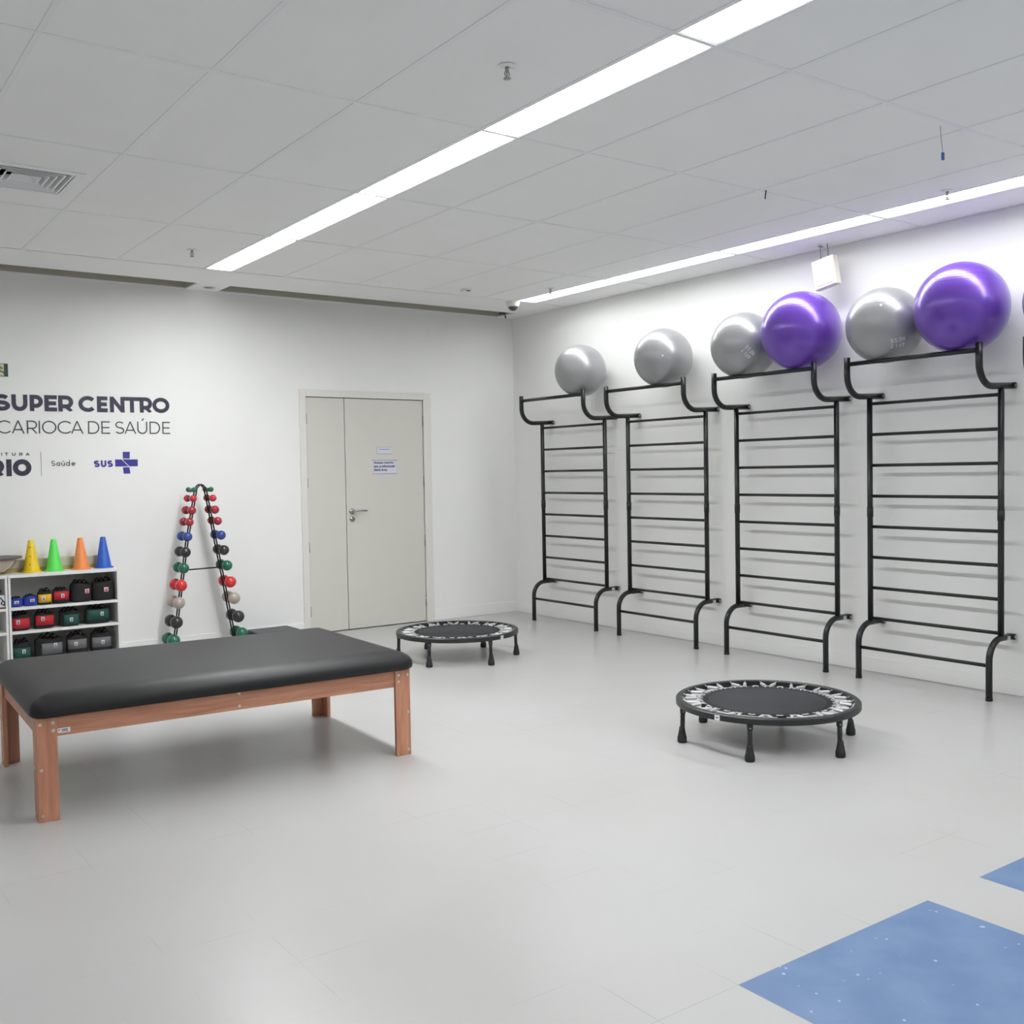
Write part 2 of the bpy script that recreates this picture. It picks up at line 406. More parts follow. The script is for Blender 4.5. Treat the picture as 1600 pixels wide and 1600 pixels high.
wpart('letters', word(MB(), S6, 1.539, 1.592, .0135), SUSB, t)
cr = MB()
for P in ([(-3.928, 1.607), (-3.875, 1.607), (-3.873, 1.661), (-3.928, 1.661)], [(-3.99, 1.543), (-3.886, 1.543), (-3.941, 1.599), (-3.99, 1.599)],
          [(-3.878, 1.543), (-3.812, 1.543), (-3.812, 1.599), (-3.932, 1.599)], [(-3.926, 1.484), (-3.873, 1.484), (-3.879, 1.5355), (-3.930, 1.5355)]):
    cr.prism(P, -.0027, -.001)
wpart('cross', cr, SUSB, t)
# exit sign
t = thing('exit_sign', 'small green and cream emergency exit sign above the wall lettering', 'sign', (-4.9, 0, 2.235))
wpart('panel', MB().box(-5.06, -4.757, -.006, 0, 2.234, 2.332), mat('sign_green', (30, 66, 46), .4), t)
wpart('field', MB().box(-4.90, -4.785, -.0072, -.006, 2.239, 2.328), mat('sign_cream', (205, 205, 170), .4), t)
fg = MB()
strokes(fg, [[(.035, .018), (.055, .035), (.05, .06)], [(.05, .06), (.062, .062), (.075, .052)], [(.05, .035), (.075, .03), (.082, .018), (.095, .02)], [(.03, .052), (.05, .062)]], .009, lambda x, y, dd: (-4.868+x, -.0072-dd, 2.239+y), .0008)
fg.lathe([(0, -.001), (.008, -.001), (.008, 0)], (-4.816, -.0072, 2.313), 14, 'y')
wpart('running_figure', fg, mat('sign_olive', (74, 82, 40), .4), t)
# door papers
def text_mesh(body, size, x, z, y, m, parent, name):
    cu = bpy.data.curves.new('t', 'FONT'); cu.body = body; cu.size = size; cu.space_line = 1.0; cu.extrude = .0002; cu.offset = size*.015
    to = bpy.data.objects.new('t', cu); COL.objects.link(to)
    dg = bpy.context.evaluated_depsgraph_get(); me = bpy.data.meshes.new_from_object(to.evaluated_get(dg))
    COL.objects.unlink(to); bpy.data.objects.remove(to)
    me.transform(Matrix.Translation((x, y, z)) @ Matrix.Rotation(PI/2, 4, 'X')); me.name = name
    me.materials.clear(); me.materials.append(m)
    o = bpy.data.objects.new(name, me); COL.objects.link(o); o.parent = parent; return o
t = thing('door_notice', 'white paper notice with three lines of text taped on the wide door leaf', 'notice', (-1.525, 0, 1.449))
wpart('sheet', MB().box(-1.652, -1.396, -.0015, 0, 1.449, 1.579), PAPER, t)
wpart('tape', MB().box(-1.664, -1.384, -.0022, -.0012, 1.572, 1.582).box(-1.656, -1.388, -.0022, -.0012, 1.446, 1.454), mat('grey_tape', (176, 176, 190), .3), t)
text_mesh('Acesso restrito\naos profissionais\ndesta área', .034, -1.642+1.525, 1.545-1.449, -.003, INK, t, 'text')
t = thing('door_plate', 'smaller blank-looking white paper label above the notice on the door', 'label', (-1.525, 0, 1.64))
wpart('sheet', MB().box(-1.606, -1.446, -.0015, 0, 1.64, 1.702), PAPER, t)
wpart('border', MB().box(-1.606, -1.446, -.002, -.0012, 1.701, 1.703).box(-1.606, -1.446, -.002, -.0012, 1.638, 1.640).box(-1.607, -1.605, -.002, -.0012, 1.64, 1.702), mat('thin_grey', (130, 130, 140), .5), t)
sm = MB(); x = -1.580
while x < -1.47: sm.box(x, x+.007, -.002, -.0012, 1.678, 1.684); x += .0105
wpart('text', sm, INK, t)

# ================================================================== CEILING FIXTURES
def lamp_emit(name, strength):
    m = bpy.data.materials.new(name); m.use_nodes = True; nt = m.node_tree
    b = nt.nodes['Principled BSDF']; nt.nodes.remove(b)
    e = nt.nodes.new('ShaderNodeEmission'); e.inputs[0].default_value = (.98, .992, 1, 1); e.inputs[1].default_value = strength
    nt.links.new(e.outputs[0], nt.nodes['Material Output'].inputs[0]); return m
GLOWS = {k: lamp_emit('fluorescent_glow_'+k, v) for k, v in LAMPS.items()}
REFL = mat('lamp_reflector', (238, 240, 240), .25, .2)
def make_light(x0, x1, y0, y1, label, grp):
    cxm, cym = (x0+x1)/2, (y0+y1)/2; hx, hy = (x1-x0)/2-.012, (y1-y0)/2-.012
    t = thing('ceiling_light', label, 'light', (cxm, cym, H+.002), 0, grp)
    hs = MB()
    hs.box(-hx, hx, -hy, hy, .085, .09).box(-hx-.001, -hx+.004, -hy, hy, .0, .09).box(hx-.004, hx+.001, -hy, hy, .0, .09)
    hs.box(-hx, hx, -hy, -hy+.004, .0, .09).box(-hx, hx, hy-.004, hy, .0, .09)
    # sloping reflector flanks
    for s in (-1, 1):
        hs.add([(s*(hx-.004), -hy, .003), (s*(hx-.004), hy, .003), (s*(hx-.022), hy, .05), (s*(hx-.022), -hy, .05)], [(0, 1, 2, 3)])
    obj('housing', hs, REFL, t)
    df = MB(); n = 10; W = hx-.024; vs = []
    for i in range(n+1):
        a = PI*i/n; vs += [(-W*math.cos(a), -hy+.012, .042-.032*math.sin(a)), (-W*math.cos(a), hy-.012, .042-.032*math.sin(a))]
    df.add(vs, [(2*i, 2*i+1, 2*i+3, 2*i+2) for i in range(n)], True)
    k = len(df.v); df.f += [[2*i for i in range(n+1)], [2*i+1 for i in range(n, -1, -1)], [0, 2*n, 2*n+1, 1]]; df.sm += [False]*3
    obj('diffuser', df, GLOWS['wall' if x0 > -1 else 'far_left' if x0 < -5 else 'middle' if cym > -6 else 'middle_back'], t)
    n = 26
    for sg in (-1, 1):                       # comb of scalloped blades along each flank
        lv = MB(); e = sg*(hx-.004); vs = []; fs = []
        for i in range(n):
            y = -hy+.03+(2*hy-.06)*i/(n-1); k = 5*i
            vs += [(e, y, .002), (e-sg*.016, y, .008), (e-sg*.022, y, .028), (e-sg*.012, y, .045), (e, y, .045)]
            fs.append((k, k+1, k+2, k+3, k+4))
            if i < n-1: fs.append((k+3, k+8, k+9, k+4))
        obj('louver', lv.add(vs, fs), REFL, t)
    return t
rowname = ['nearest the lettered wall', 'second from the lettered wall', 'third from the lettered wall', 'fourth from the lettered wall', 'fifth from the lettered wall', 'sixth from the lettered wall', 'seventh from the lettered wall', 'eighth from the lettered wall']
for (x0, x1), where in zip(LIGHTX, ('in far left row', 'in middle ceiling row', 'in row beside ball wall')):
    for j in range(len(ry)-1):
        make_light(x0, x1, ry[j+1], ry[j], 'lit strip light %s, %s' % (where, rowname[j]), 'recessed ceiling strip lights')

# air vent
t = thing('air_vent', 'square white four-way air diffuser in the ceiling at left', 'vent', ((VX0+VX1)/2, (VY0+VY1)/2, H))
vf = MB(); h = .25
vf.box(-h, h, -h, -h+.04, -.004, .01).box(-h, h, h-.04, h, -.004, .01).box(-h, -h+.04, -h+.04, h-.04, -.004, .01).box(h-.04, h, -h+.04, h-.04, -.004, .01)
obj('frame', vf, TBAR, t)
vd = MB().box(-h+.02, h-.02, -h+.02, h-.02, .10, .11)
for s in (-1, 1): vd.box(s*(h-.02), s*(h-.025), -h+.02, h-.02, .01, .11).box(-h+.02, h-.02, s*(h-.02), s*(h-.025), .01, .11)
obj('plenum', vd, mat('vent_shade_black', (14, 14, 14), .9), t)  # near-black colour paints in the shade seen between the louvers
for a in (.205, .172, .139, .106, .073):
    lv = MB(); b_ = a-.024
    def sq(q, z): return [(-q, -q, z), (q, -q, z), (q, q, z), (-q, q, z)]
    o_ = sq(a, 0)+sq(a-.008, .0)+sq(b_, .034)
    lv.add(o_, [(k, (k+1) % 4, 4+(k+1) % 4, 4+k) for k in range(4)]+[(4+k, 4+(k+1) % 4, 8+(k+1) % 4, 8+k) for k in range(4)])
    if a == .073: lv.add(sq(b_, .034), [(0, 1, 2, 3)])
    l = obj('louver', lv, TBAR, t); md = l.modifiers.new('s', 'SOLIDIFY'); md.thickness = .0015
# sprinklers
def sprinkler(x, y, label):
    t = thing('sprinkler', label, 'sprinkler', (x, y, H+.0005), 0, 'ceiling sprinkler heads')
    obj('escutcheon', MB().lathe([(0, -.004), (.02, -.006), (.034, -.001), (.035, .0)], n=20), WHITEM, t)
    s = MB().tube([(0, 0, -.005), (0, 0, -.022)], .008, 10)
    s.tube([(.007, 0, -.02), (.012, 0, -.032), (.004, 0, -.046)], .0025, 6).tube([(-.007, 0, -.02), (-.012, 0, -.032), (-.004, 0, -.046)], .0025, 6).tube([(0, 0, -.022), (0, 0, -.046)], .003, 6)
    obj('frame', s, STEEL, t)
    obj('deflector', MB().lathe([(0, -.046), (.015, -.047), (.016, -.05), (0, -.05)], n=14), STEEL, t)
    return t
sprinkler(-3.864, -5.32, 'chrome sprinkler hanging from the ceiling left of the middle light row, nearest')
sprinkler(-3.826, -1.507, 'small chrome sprinkler near the lettered wall beside the middle light row')
sprinkler(-.757, -1.609, 'small chrome sprinkler beside the far end of the ball wall lights')
sprinkler(-.692, -5.242, 'chrome sprinkler above the purple balls beside the right light row')
t = thing('smoke_detector', 'small white square detector on the ceiling left of the dome camera', 'detector', (-1.35, -1.189, H+.0015))
obj('body', MB().box(-.035, .035, -.035, .035, -.025, 0), WHITEM, t, .006)
obj('slit', MB().box(-.02, .02, -.037, -.033, -.021, -.014), BLKRUB, t)
t = thing('dome_camera', 'white dome security camera with dark lens on the ceiling border near the corner', 'camera', (-.614, -.86, H))
obj('base', MB().lathe([(0, -.002), (.066, 0), (.066, -.006), (.058, -.03), (.048, -.045), (0, -.045)], n=28), mat('camera_ivory', (224, 222, 208), .4), t)
obj('dome', MB().lathe([(.046*math.cos(a*PI/18), -.043-.038*math.sin(a*PI/18)) for a in range(10)], n=28), mat('smoked_dome', (62, 58, 66), .12), t)
t = thing('spotlight', 'small round recessed spotlight between the two long ceiling slots', 'light', (-3.25, -.19, H))
obj('ring', MB().lathe([(.055, .002), (.06, -.006), (.045, -.008), (.036, .0)], n=24), WHITEM, t)
obj('lamp_face', MB().lathe([(0, -.0005), (.04, -.001), (.04, -.004), (0, -.004)], n=20), mat('unlit_lamp', (70, 70, 70), .3), t)
# pipe stub at slot end
t = thing('cable_stub', 'dark loose cable stub hanging from the ceiling slot by the corner', 'cable', (-.22, -.12, H+.05))
obj('cable', MB().tube([(0, 0, .05), (0, -.01, -.01), (.02, -.03, -.04), (.03, -.03, -.075)], .007, 8), BLKRUB, t)
obj('connector', MB().box(-.04, .03, -.05, 0, -.04, -.02), mat('dull_metal', (100, 98, 94), .5, .3), t, .004)
# strings from the grid
BLUEP = mat('blue_plastic', (50, 96, 170), .4)
t = thing('hanging_string', 'thin string with a blue clip hanging from the ceiling at upper right', 'string', (-1.774, -5.862, H))
obj('string', MB().tube([(0, 0, 0), (.01, 0, -.07), (.022, 0, -.12)], .0012, 6), mat('dark_string', (90, 96, 120), .6), t)
obj('clip', MB().box(.014, .030, -.004, .004, -.155, -.12), BLUEP, t, .002)
t = thing('hanging_clip', 'short dark blue strap end poking down from a ceiling joint', 'string', (-1.6, -4.683, H))
obj('strap', MB().tube([(0, 0, 0.0), (-.008, 0, -.05)], .004, 6), mat('dark_blue_strap', (44, 48, 100), .5), t)
# wall box on wires
t = thing('wireless_box', 'cream plastic box hung on wires above the purple ball, high on the wall', 'box', (-.14, -3.985, 2.815))
R = Matrix.Rotation(-.17, 4, 'X')
bm_ = MB().box(-.03, .03, -.093, .093, -.105, .105); bm_.xf(R)
obj('body', bm_, mat('cream_plastic', (236, 232, 216), .4), t, .008)
lp = MB().box(-.034, -.03, -.07, .07, -.085, .085); lp.xf(R); obj('face_plate', lp, mat('cream_plastic_face', (240, 236, 222), .35), t, .003)
obj('wire', MB().tube([(0, .045, .10), (0, .05, H-2.815)], .0022, 6), mat('wire_grey', (110, 110, 112), .4, .5), t)
obj('wire', MB().tube([(0, -.02, .10), (0, -.01, H-2.815)], .003, 6), mat('wire_grey', (110, 110, 112)), t)
obj('hook', MB().box(-.02, .02, .04, .06, .19, .196), STEEL, t)

# ================================================================== WALL BARS (ladders)
LW = .925
def make_ladder():
    t = thing('wall_ladder', '', 'wall bars', (0, 0, 0), 0, 'black steel wall bars along the right wall')
    xr = -.135
    for s in (1, -1):
        y = s*LW/2
        a = [(-.27, y, 0), (-.27, y, .24)]+[(-.27+.13*(1-math.cos(q)), y, .24+.13*math.sin(q)) for q in [PI/2*i/8 for i in range(1, 9)]]+[(-.02, y, .37)]
        lg = obj('curved_leg', MB().tube(a, .0198, 14), BLKPIPE, t)
        obj('foot_cap', MB().lathe([(0, 0), (.0208, 0), (.0208, .018), (.0195, .02)], (-.27, y, 0), 14), BLKRUB, lg)
        b = [(-.02, y, 1.925), (-.25, y, 1.915)]+[(-.25-.135*math.sin(q), y, 2.05-.135*math.cos(q)) for q in [PI/2*i/8 for i in range(1, 9)]]+[(-.385, y, 2.17)]
        obj('curved_arm', MB().tube(b, .0205, 14), BLKPIPE, t)
        obj('upright', MB().tube([(xr, y, .37), (xr-.003, y, 1.92)], .0188, 14), BLKPIPE, t)
        obj('sleeve', MB().tube([(xr-.001, y, 1.095), (xr-.001, y, 1.165)], .0215, 14), BLKPIPE, t)
        for z in (.37, 1.925):
            br = obj('wall_bracket', MB().box(-.028, 0, y-.012, y+.018, z-.015, z+.015).tube([(-.024, y+.02, z), (-.024, y-.030, z)], .0195, 16), BLKPIPE, t, .002)
            obj('bolt', MB().tube([(-.024, y-.029, z), (-.024, y-.035, z)], .0095, 8), STEEL, br)
        if s == -1: obj('sticker', MB().box(-.092, -.058, y-.0195, y-.016, .358, .378), LABEL, t)
    for i in range(8):
        z = .40+i*(1.868-.40)/7
        obj('rung', MB().tube([(xr, -LW/2, z), (xr, LW/2, z)], .0113, 10), BLKPIPE, t)
    obj('low_rung', MB().tube([(-.27, -LW/2, .215), (-.27, LW/2, .215)], .0113, 10), BLKPIPE, t)
    obj('top_bar', MB().tube([(-.385, -LW/2, 2.125), (-.385, LW/2, 2.125)], .0152, 10), BLKPIPE, t)
    return t
ly = [-1.118, -2.352, -3.602, -4.797, -6.008]
ll = ['black steel wall bars nearest the room corner, with one silver ball on top',
      'second black wall bars from the corner, one larger silver ball on top',
      'black wall bars holding a silver and a purple ball under the hanging cream box',
      'largest-looking black wall bars, nearest, holding a silver and the biggest purple ball',
      'black wall bars beyond the right edge of the photo with one silver ball']
L0 = make_ladder(); L0.location = (0, ly[0], 0); L0['label'] = ll[0]
for i in range(1, 5): dup(L0, ll[i], (0, ly[i], 0))

# ================================================================== EXERCISE BALLS
def ball(x, y, z, r, m, label, valve=None, text=None, seam=True):
    t = thing('exercise_ball', label, 'exercise ball', (x, y, z), 0, 'exercise balls on top of the wall bars')
    b = MB().sphere((0, 0, 0), r, 64, 40)
    o = obj('shell', b, m, t)
    if valve:
        a, e = valve; d = Vector((math.cos(e)*math.cos(a), math.cos(e)*math.sin(a), math.sin(e)))
        v = MB().tube([d*(r-.001), d*(r+.002)], .0075, 12); obj('valve', v, LABEL, t)
    for k, (zz) in enumerate((.5, .56, .62) if seam else ()):
        th = math.acos(zz)
        ring = [(r*1.0008*math.sin(th)*math.cos(q), r*1.0008*math.sin(th)*math.sin(q), r*1.0008*math.cos(th)) for q in [2*PI*i/48 for i in range(49)]]
        obj('moulding_ring', MB().tube(ring, .0007, 6, False), m, t)
    if text:
        a0, e0, rot, sz = text
        fwdv = Vector((math.cos(e0)*math.cos(a0), math.cos(e0)*math.sin(a0), math.sin(e0)))
        ux = Vector((-math.sin(a0), math.cos(a0), 0)); uy = fwdv.cross(ux)
        def fn(px, py, d):
            X = px*math.cos(rot)-py*math.sin(rot); Y = px*math.sin(rot)+py*math.cos(rot)
            v = (fwdv*r+ux*X+uy*Y).normalized()*(r+.0004+d); return tuple(v)
        tm = MB()
        def line(s, y0):
            n = len(s); adv = sz*.84; x0 = -n*adv/2
            for i, ch in enumerate(s):
                wd = sz*.60 if ch != 'I' else sz*.3
                strokes(tm, [[(p[0]+x0+i*adv, p[1]+y0) for p in pl] for pl in glyph(ch, wd, sz, sz*.12)], sz*.12, fn, .0005)
        line('4FIT', sz*.15); line('NESS', -sz*1.2)
        obj('lettering', tm, LABEL, t)
    return t
BX = -.385
def bz(x, r): return 2.125+math.sqrt((r+.0152)**2-(x-BX)**2)
ca = math.atan2(-1, -1)
def azcam(x, y): return math.atan2(-8.6-y, -6.24-x)
def place(y, r, x, m, label, **k):
    return ball(x, y, bz(x, r), r, m, label, **k)
place(-1.42, .233, -.28, SILVER, 'smallest-looking silver exercise ball, nearest the corner')
place(-2.485, .24, -.28, SILVER, 'silver exercise ball alone on the second wall bars from the corner', valve=(azcam(-.28, -2.48)-.02, -.02))
place(-3.345, .247, -.28, SILVER, 'silver exercise ball left of the smaller purple ball, with white print', text=(azcam(-.28, -3.34)+.12, -.30, PI-.85, .028))
place(-3.885, .279, -.295, PURPLE, 'purple exercise ball just left of the gap, below the cream box')
place(-4.55, .247, -.28, SILVER, 'silver exercise ball left of the biggest purple ball, with white print', valve=(azcam(-.28, -4.54)-.1, .42), text=(azcam(-.28, -4.54)+.38, -.60, PI+.2, .029))
place(-5.095, .277, -.295, PURPLE, 'biggest-looking purple exercise ball at the right of the photo')
place(-5.737, .243, -.28, SILVER, 'silver exercise ball cut off by the right edge of the photo')

# ================================================================== TRAMPOLINES
MATB = mat('trampoline_border', (22, 22, 24), .8, var=.1, scale=80)
MATC = mat('trampoline_mat', (38, 40, 44), .65, var=.06, scale=120, bump=.15, bscale=300)
SPRM = mat('spring_zinc', (205, 206, 207), .35, .4)
TRB = mat('trampoline_rim', (33, 35, 36), .38)
def make_tramp():
    t = thing('mini_trampoline', '', 'trampoline', (0, 0, 0), 0, 'round mini trampolines on the floor')
    prof = [(.476, .185), (.479, .188), (.479, .214), (.474, .219), (.449, .219), (.446, .215), (.446, .188), (.449, .185), (.476, .185)]
    obj('rim', MB().lathe(prof, n=96, hard=True), TRB, t)
    obj('mat_border', MB().lathe([(0, .198), (.352, .200), (.354, .2025), (.352, .205), (.300, .2052), (0, .2035)], n=72), MATB, t)
    obj('mat_centre', MB().lathe([(0, .2058), (.306, .2064), (.3075, .2035)], n=72), MATC, t)
    hooks = MB()
    for i in range(32):
        a0 = 2*PI*(i+.5*0)/32; s = 1 if i % 2 else -1
        a1 = a0+s*.075
        p = Vector((.444*math.cos(a0), .444*math.sin(a0), .206)); q = Vector((.352*math.cos(a1), .352*math.sin(a1), .206))
        d = (q-p)
        sp = MB(); s0, s1 = p+d*.16, p+d*.80
        n = 26; sp.tube([s0+(s1-s0)*(k/n) for k in range(n+1)], .009, 10, True, [.0095 if k % 2 else .0078 for k in range(n+1)])
        sp.tube([p+Vector((0, 0, .010))-d*.08, p+Vector((0, 0, .006))+d*.05, s0], .0022, 6).tube([s1, q+Vector((0, 0, .003))], .0024, 6)
        obj('spring', sp, SPRM, t)
    for i in range(32):
        a = 2*PI*(i+.5)/32
        u = Vector((math.cos(a), math.sin(a), 0)); v = Vector((-math.sin(a), math.cos(a), 0))
        hk = MB().tube([u*.336+v*.012+Vector((0, 0, .2045)), u*.350+v*.016+Vector((0, 0, .2075)), u*.356+Vector((0, 0, .208)), u*.350-v*.016+Vector((0, 0, .2075)), u*.336-v*.012+Vector((0, 0, .2045))], .0032, 6)
        obj('ring_hook', hk, SPRM, t)
    for i in range(6):
        a = math.radians(30+60*i); x, y = .458*math.cos(a), .458*math.sin(a)
        lg = MB().tube([(x, y, .187), (x*1.01, y*1.01, .02)], .0125, 12)
        l = obj('leg', lg, BLKPIPE, t)
        obj('leg_socket', MB().tube([(x, y, .19), (x, y, .155)], .0155, 12), BLKPIPE, l)
        obj('bolt', MB().sphere((x+.0145*math.cos(-2.2), y+.0145*math.sin(-2.2), .165), .0045, 10, 6), STEEL, l)
        X, Y = x*1.012, y*1.012
        obj('rubber_foot', MB().lathe([(0, 0), (.021, 0), (.025, .004), (.025, .028), (.0225, .034), (.016, .068), (.0145, .082), (.0, .084)], (X, Y, 0), 20), BLKRUB, l)
    return t
T0 = make_tramp(); T0.location = (-1.985, -4.99, 0); T0['label'] = 'nearer black mini trampoline standing on the open floor in front of the wall bars'
a = math.radians(-128)
def stk(T, ang):
    r = .4795; st = MB()
    n = 6
    vs = []
    for i in range(n+1):
        q = ang+(.062)*(i/n-.5)
        vs += [(r*math.cos(q), r*math.sin(q), .187), (r*math.cos(q), r*math.sin(q), .213)]
    st.add(vs, [(2*i, 2*i+2, 2*i+3, 2*i+1) for i in range(n)])
    o = obj('sticker', st, LABEL, T); md = o.modifiers.new('s', 'SOLIDIFY'); md.thickness = .0006
    vs = []
    for i in range(n+1):
        q = ang+(.034)*(i/n-.5)
        vs += [((r+.0008)*math.cos(q), (r+.0008)*math.sin(q), .198), ((r+.0008)*math.cos(q), (r+.0008)*math.sin(q), .203)]
    o2 = obj('print', MB().add(vs, [(2*i, 2*i+2, 2*i+3, 2*i+1) for i in range(n)]), INK, o)
T1 = dup(T0, 'farther black mini trampoline standing between the door and the padded table', (-1.918, -1.84, 0))
stk(T0, math.radians(-170)); stk(T1, math.radians(-78))

# ================================================================== PADDED TREATMENT TABLE
t = thing('treatment_table', 'low wide wooden treatment table with a black padded vinyl top', 'table', (-4.482, -3.458, 0), math.radians(-2.1))
VIN = mat('black_vinyl', (15, 15, 17), .45, spec=.42, var=.03, scale=3, bump=.06, bscale=400)
pw, pd = .905, .59
def pad():
    bm = MB(); nx, ny = 40, 28; z0, z1 = .443, .548
    prof = [(-.014, z0), (-.002, z0+.010), (0, z0+.026), (-.003, z0+.044), (-.012, z0+.060), (-.027, z0+.073), (-.043, z0+.083), (-.062, z0+.0895), (-.086, z0+.0935), (-.12, z0+.096)]
    rc = .06; rings = []
    for off, z in prof:
        ring = []
        for (sx, sy, a0) in ((1, 1, 0), (-1, 1, 90), (-1, -1, 180), (1, -1, 270)):
            for k in range(9):
                a = math.radians(a0+90*k/8); R_ = max(rc+off*.6, .012)
                ccx, ccy = pw+off-R_, pd+off-R_
                ring.append((sx*ccx+R_*math.cos(a), sy*ccy+R_*math.sin(a), z))
        rings.append(ring)
    n = len(rings[0]); vs = [p for r_ in rings for p in r_]
    fs = [(i*n+k, i*n+(k+1) % n, (i+1)*n+(k+1) % n, (i+1)*n+k) for i in range(len(rings)-1) for k in range(n)]
    fs.append(tuple((len(rings)-1)*n+k for k in range(n))); fs.append(tuple(range(n))[::-1])
    bm.add(vs, fs, True); bm.sm[-1] = False
    return bm
obj('padded_top', pad(), VIN, t)
fx, fy = .882, .555; th = .022
obj('support_board', MB().box(-fx+.036, fx-.036, -fy+.036, fy-.036, .425, .443), mat('underside_board', (130, 126, 122), .8), t)
for s, nm in ((-1, 'front_rail'), (1, 'back_rail')):
    r = obj(nm, MB().box(-fx+.03, fx-.03, s*(fy-.012), s*(fy-.034), .355, .4425), WOOD, t, .0015)
    if s == -1:
        for zz in (.432, .373): obj('bolt', MB().tube([(-.01, -fy+.012, zz), (-.01, -fy+.008, zz)], .0075, 10), BOLTM, r)
for s in (-1, 1): obj('side_rail', MB().box(s*(fx-.012), s*(fx-.034), -fy+.035, fy-.035, .355, .4425), WOOD, t, .0015)
for sx in (-1, 1):
    for sy in (-1, 1):
        l = obj('leg', MB().box(sx*fx, sx*(fx-.083), sy*fy, sy*(fy-.021), 0, .4425).box(sx*fx, sx*(fx-.021), sy*(fy-.021), sy*(fy-.09), 0, .4425), WOODV, t, .002)
        for zz in (.414, .222, .028):
            obj('bolt', MB().tube([(sx*(fx-.016), sy*(fy), zz), (sx*(fx-.016), sy*(fy+.003), zz)], .0075, 8), BOLTM, l)
            obj('bolt', MB().tube([(sx*(fx), sy*(fy-.055), zz), (sx*(fx+.003), sy*(fy-.055), zz)], .0075, 8), BOLTM, l)
        for zz in (.417, .384):
            obj('bolt', MB().tube([(sx*(fx-.066), sy*(fy), zz), (sx*(fx-.066), sy*(fy+.003), zz)], .0078, 8), BOLTM, l)
lb = obj('maker_label', MB().box(-fx+.086, -fx+.136, -fy+.0105, -fy+.0125, .367, .387), LABEL, t)
obj('print', MB().box(-fx+.090, -fx+.094, -fy+.010, -fy+.0106, .377, .383).box(-fx+.102, -fx+.126, -fy+.010, -fy+.0106, .378, .382).box(-fx+.102, -fx+.128, -fy+.010, -fy+.0106, .372, .375), INK, lb)

# step platform behind the table
t = thing('step_platform', 'dark grey topped step platform on the floor by the wall, half hidden behind the table', 'step', (-2.80, -.28, 0))
obj('top', MB().box(-.19, .19, -.14, .135, .1, .13), mat('step_grey', (82, 82, 86), .6), t, .01)
obj('base', MB().box(-.21, .17, -.12, .115, 0, .1), mat('step_blue', (54, 84, 140), .5), t, .012)

# ================================================================== SHELVES
def shelf_unit(x0, x1, label):
    t = thing('shelf_unit', label, 'shelf', ((x0+x1)/2, -.17, 0), 0, 'white open shelf units')
    hw = (x1-x0)/2; th = .0165; D0, D1 = -.155, .155
    for s in (-1, 1): obj('side_panel', MB().box(s*hw, s*(hw-th), D0, D1, 0, .722), WHITE, t, .0015)
    obj('top_panel', MB().box(-hw-.001, hw+.001, D0-.002, D1, .722, .745), WHITE, t, .0015)
    for z in (.50, .322, .094): obj('shelf_board', MB().box(-hw+th, hw-th, D0, D1-.005, z-.02, z), WHITE, t, .0015)
    obj('back_panel', MB().box(-hw+th, hw-th, D1-.006, D1, .03, .722), mat('shelf_back', (206, 206, 202), .6), t)
    obj('plinth', MB().box(-hw+th, hw-th, D0+.02, D0+.035, 0, .074), WHITE, t)
    return t
shelf_unit(-4.862, -4.072, 'white open shelf unit with four coloured cones on top, full of wrist weights')
shelf_unit(-5.66, -4.8665, 'white open shelf unit cut by the left edge, holding a printed carton')

# cones
def cone(x, y, col, label, holes, s=1.0):
    t = thing('training_cone', label, 'cone', (x, y, .745), 0, 'training cones on the shelf unit')
    m = mat('cone_'+label.split()[0], col, .45, var=.03)
    obj('body', MB().lathe([(.060, .008), (.0585, .012), (.019, .240), (.017, .243), (.012, .243), (.012, .20)], n=28), m, t)
    b = MB(); n = 8
    b.lathe([(0, 0), (.072, 0), (.074, .004), (.070, .009), (.056, .012)], n=28); obj('base', b, m, t)
    hs = MB()
    if holes:
        for z in (.06, .125, .19):
            r = .0585-(z-.012)*(.0395/.228); a = math.radians(-112)
            hs.tube([((r-.002)*math.cos(a), (r-.002)*math.sin(a), z), ((r+.0008)*math.cos(a), (r+.0008)*math.sin(a), z)], .0045, 8)
            a = math.radians(-40); hs.tube([((r-.002)*math.cos(a), (r-.002)*math.sin(a), z-.02), ((r+.0008)*math.cos(a), (r+.0008)*math.sin(a), z-.02)], .0045, 8)
        obj('hole', hs, mat('cone_hole', (70, 60, 20) if col[0] > 150 else (10, 24, 60), .8), t)
    return t
cone(-4.670, -.17, (236, 198, 20), 'yellow plastic training cone on the shelf unit', True)
cone(-4.509, -.17, (92, 226, 92), 'bright green plastic training cone on the shelf unit', False)
cone(-4.315, -.17, (238, 140, 76), 'orange plastic training cone on the shelf unit', False)
cone(-4.146, -.17, (40, 92, 190), 'blue plastic training cone at the right end of the shelf top', True)
# long pale block behind the cones
t = thing('foam_beam', 'long pale olive foam beam lying behind the cones on the shelf', 'foam beam', (-4.62, -.062, .745))
obj('beam', MB().box(-.46, .46, -.03, .035, .024, .096), mat('olive_foam', (196, 192, 172), .7), t, .008)
obj('lower_band', MB().box(-.46, .46, -.033, .035, 0, .026), mat('yellow_foam', (190, 172, 96), .7), t, .004)
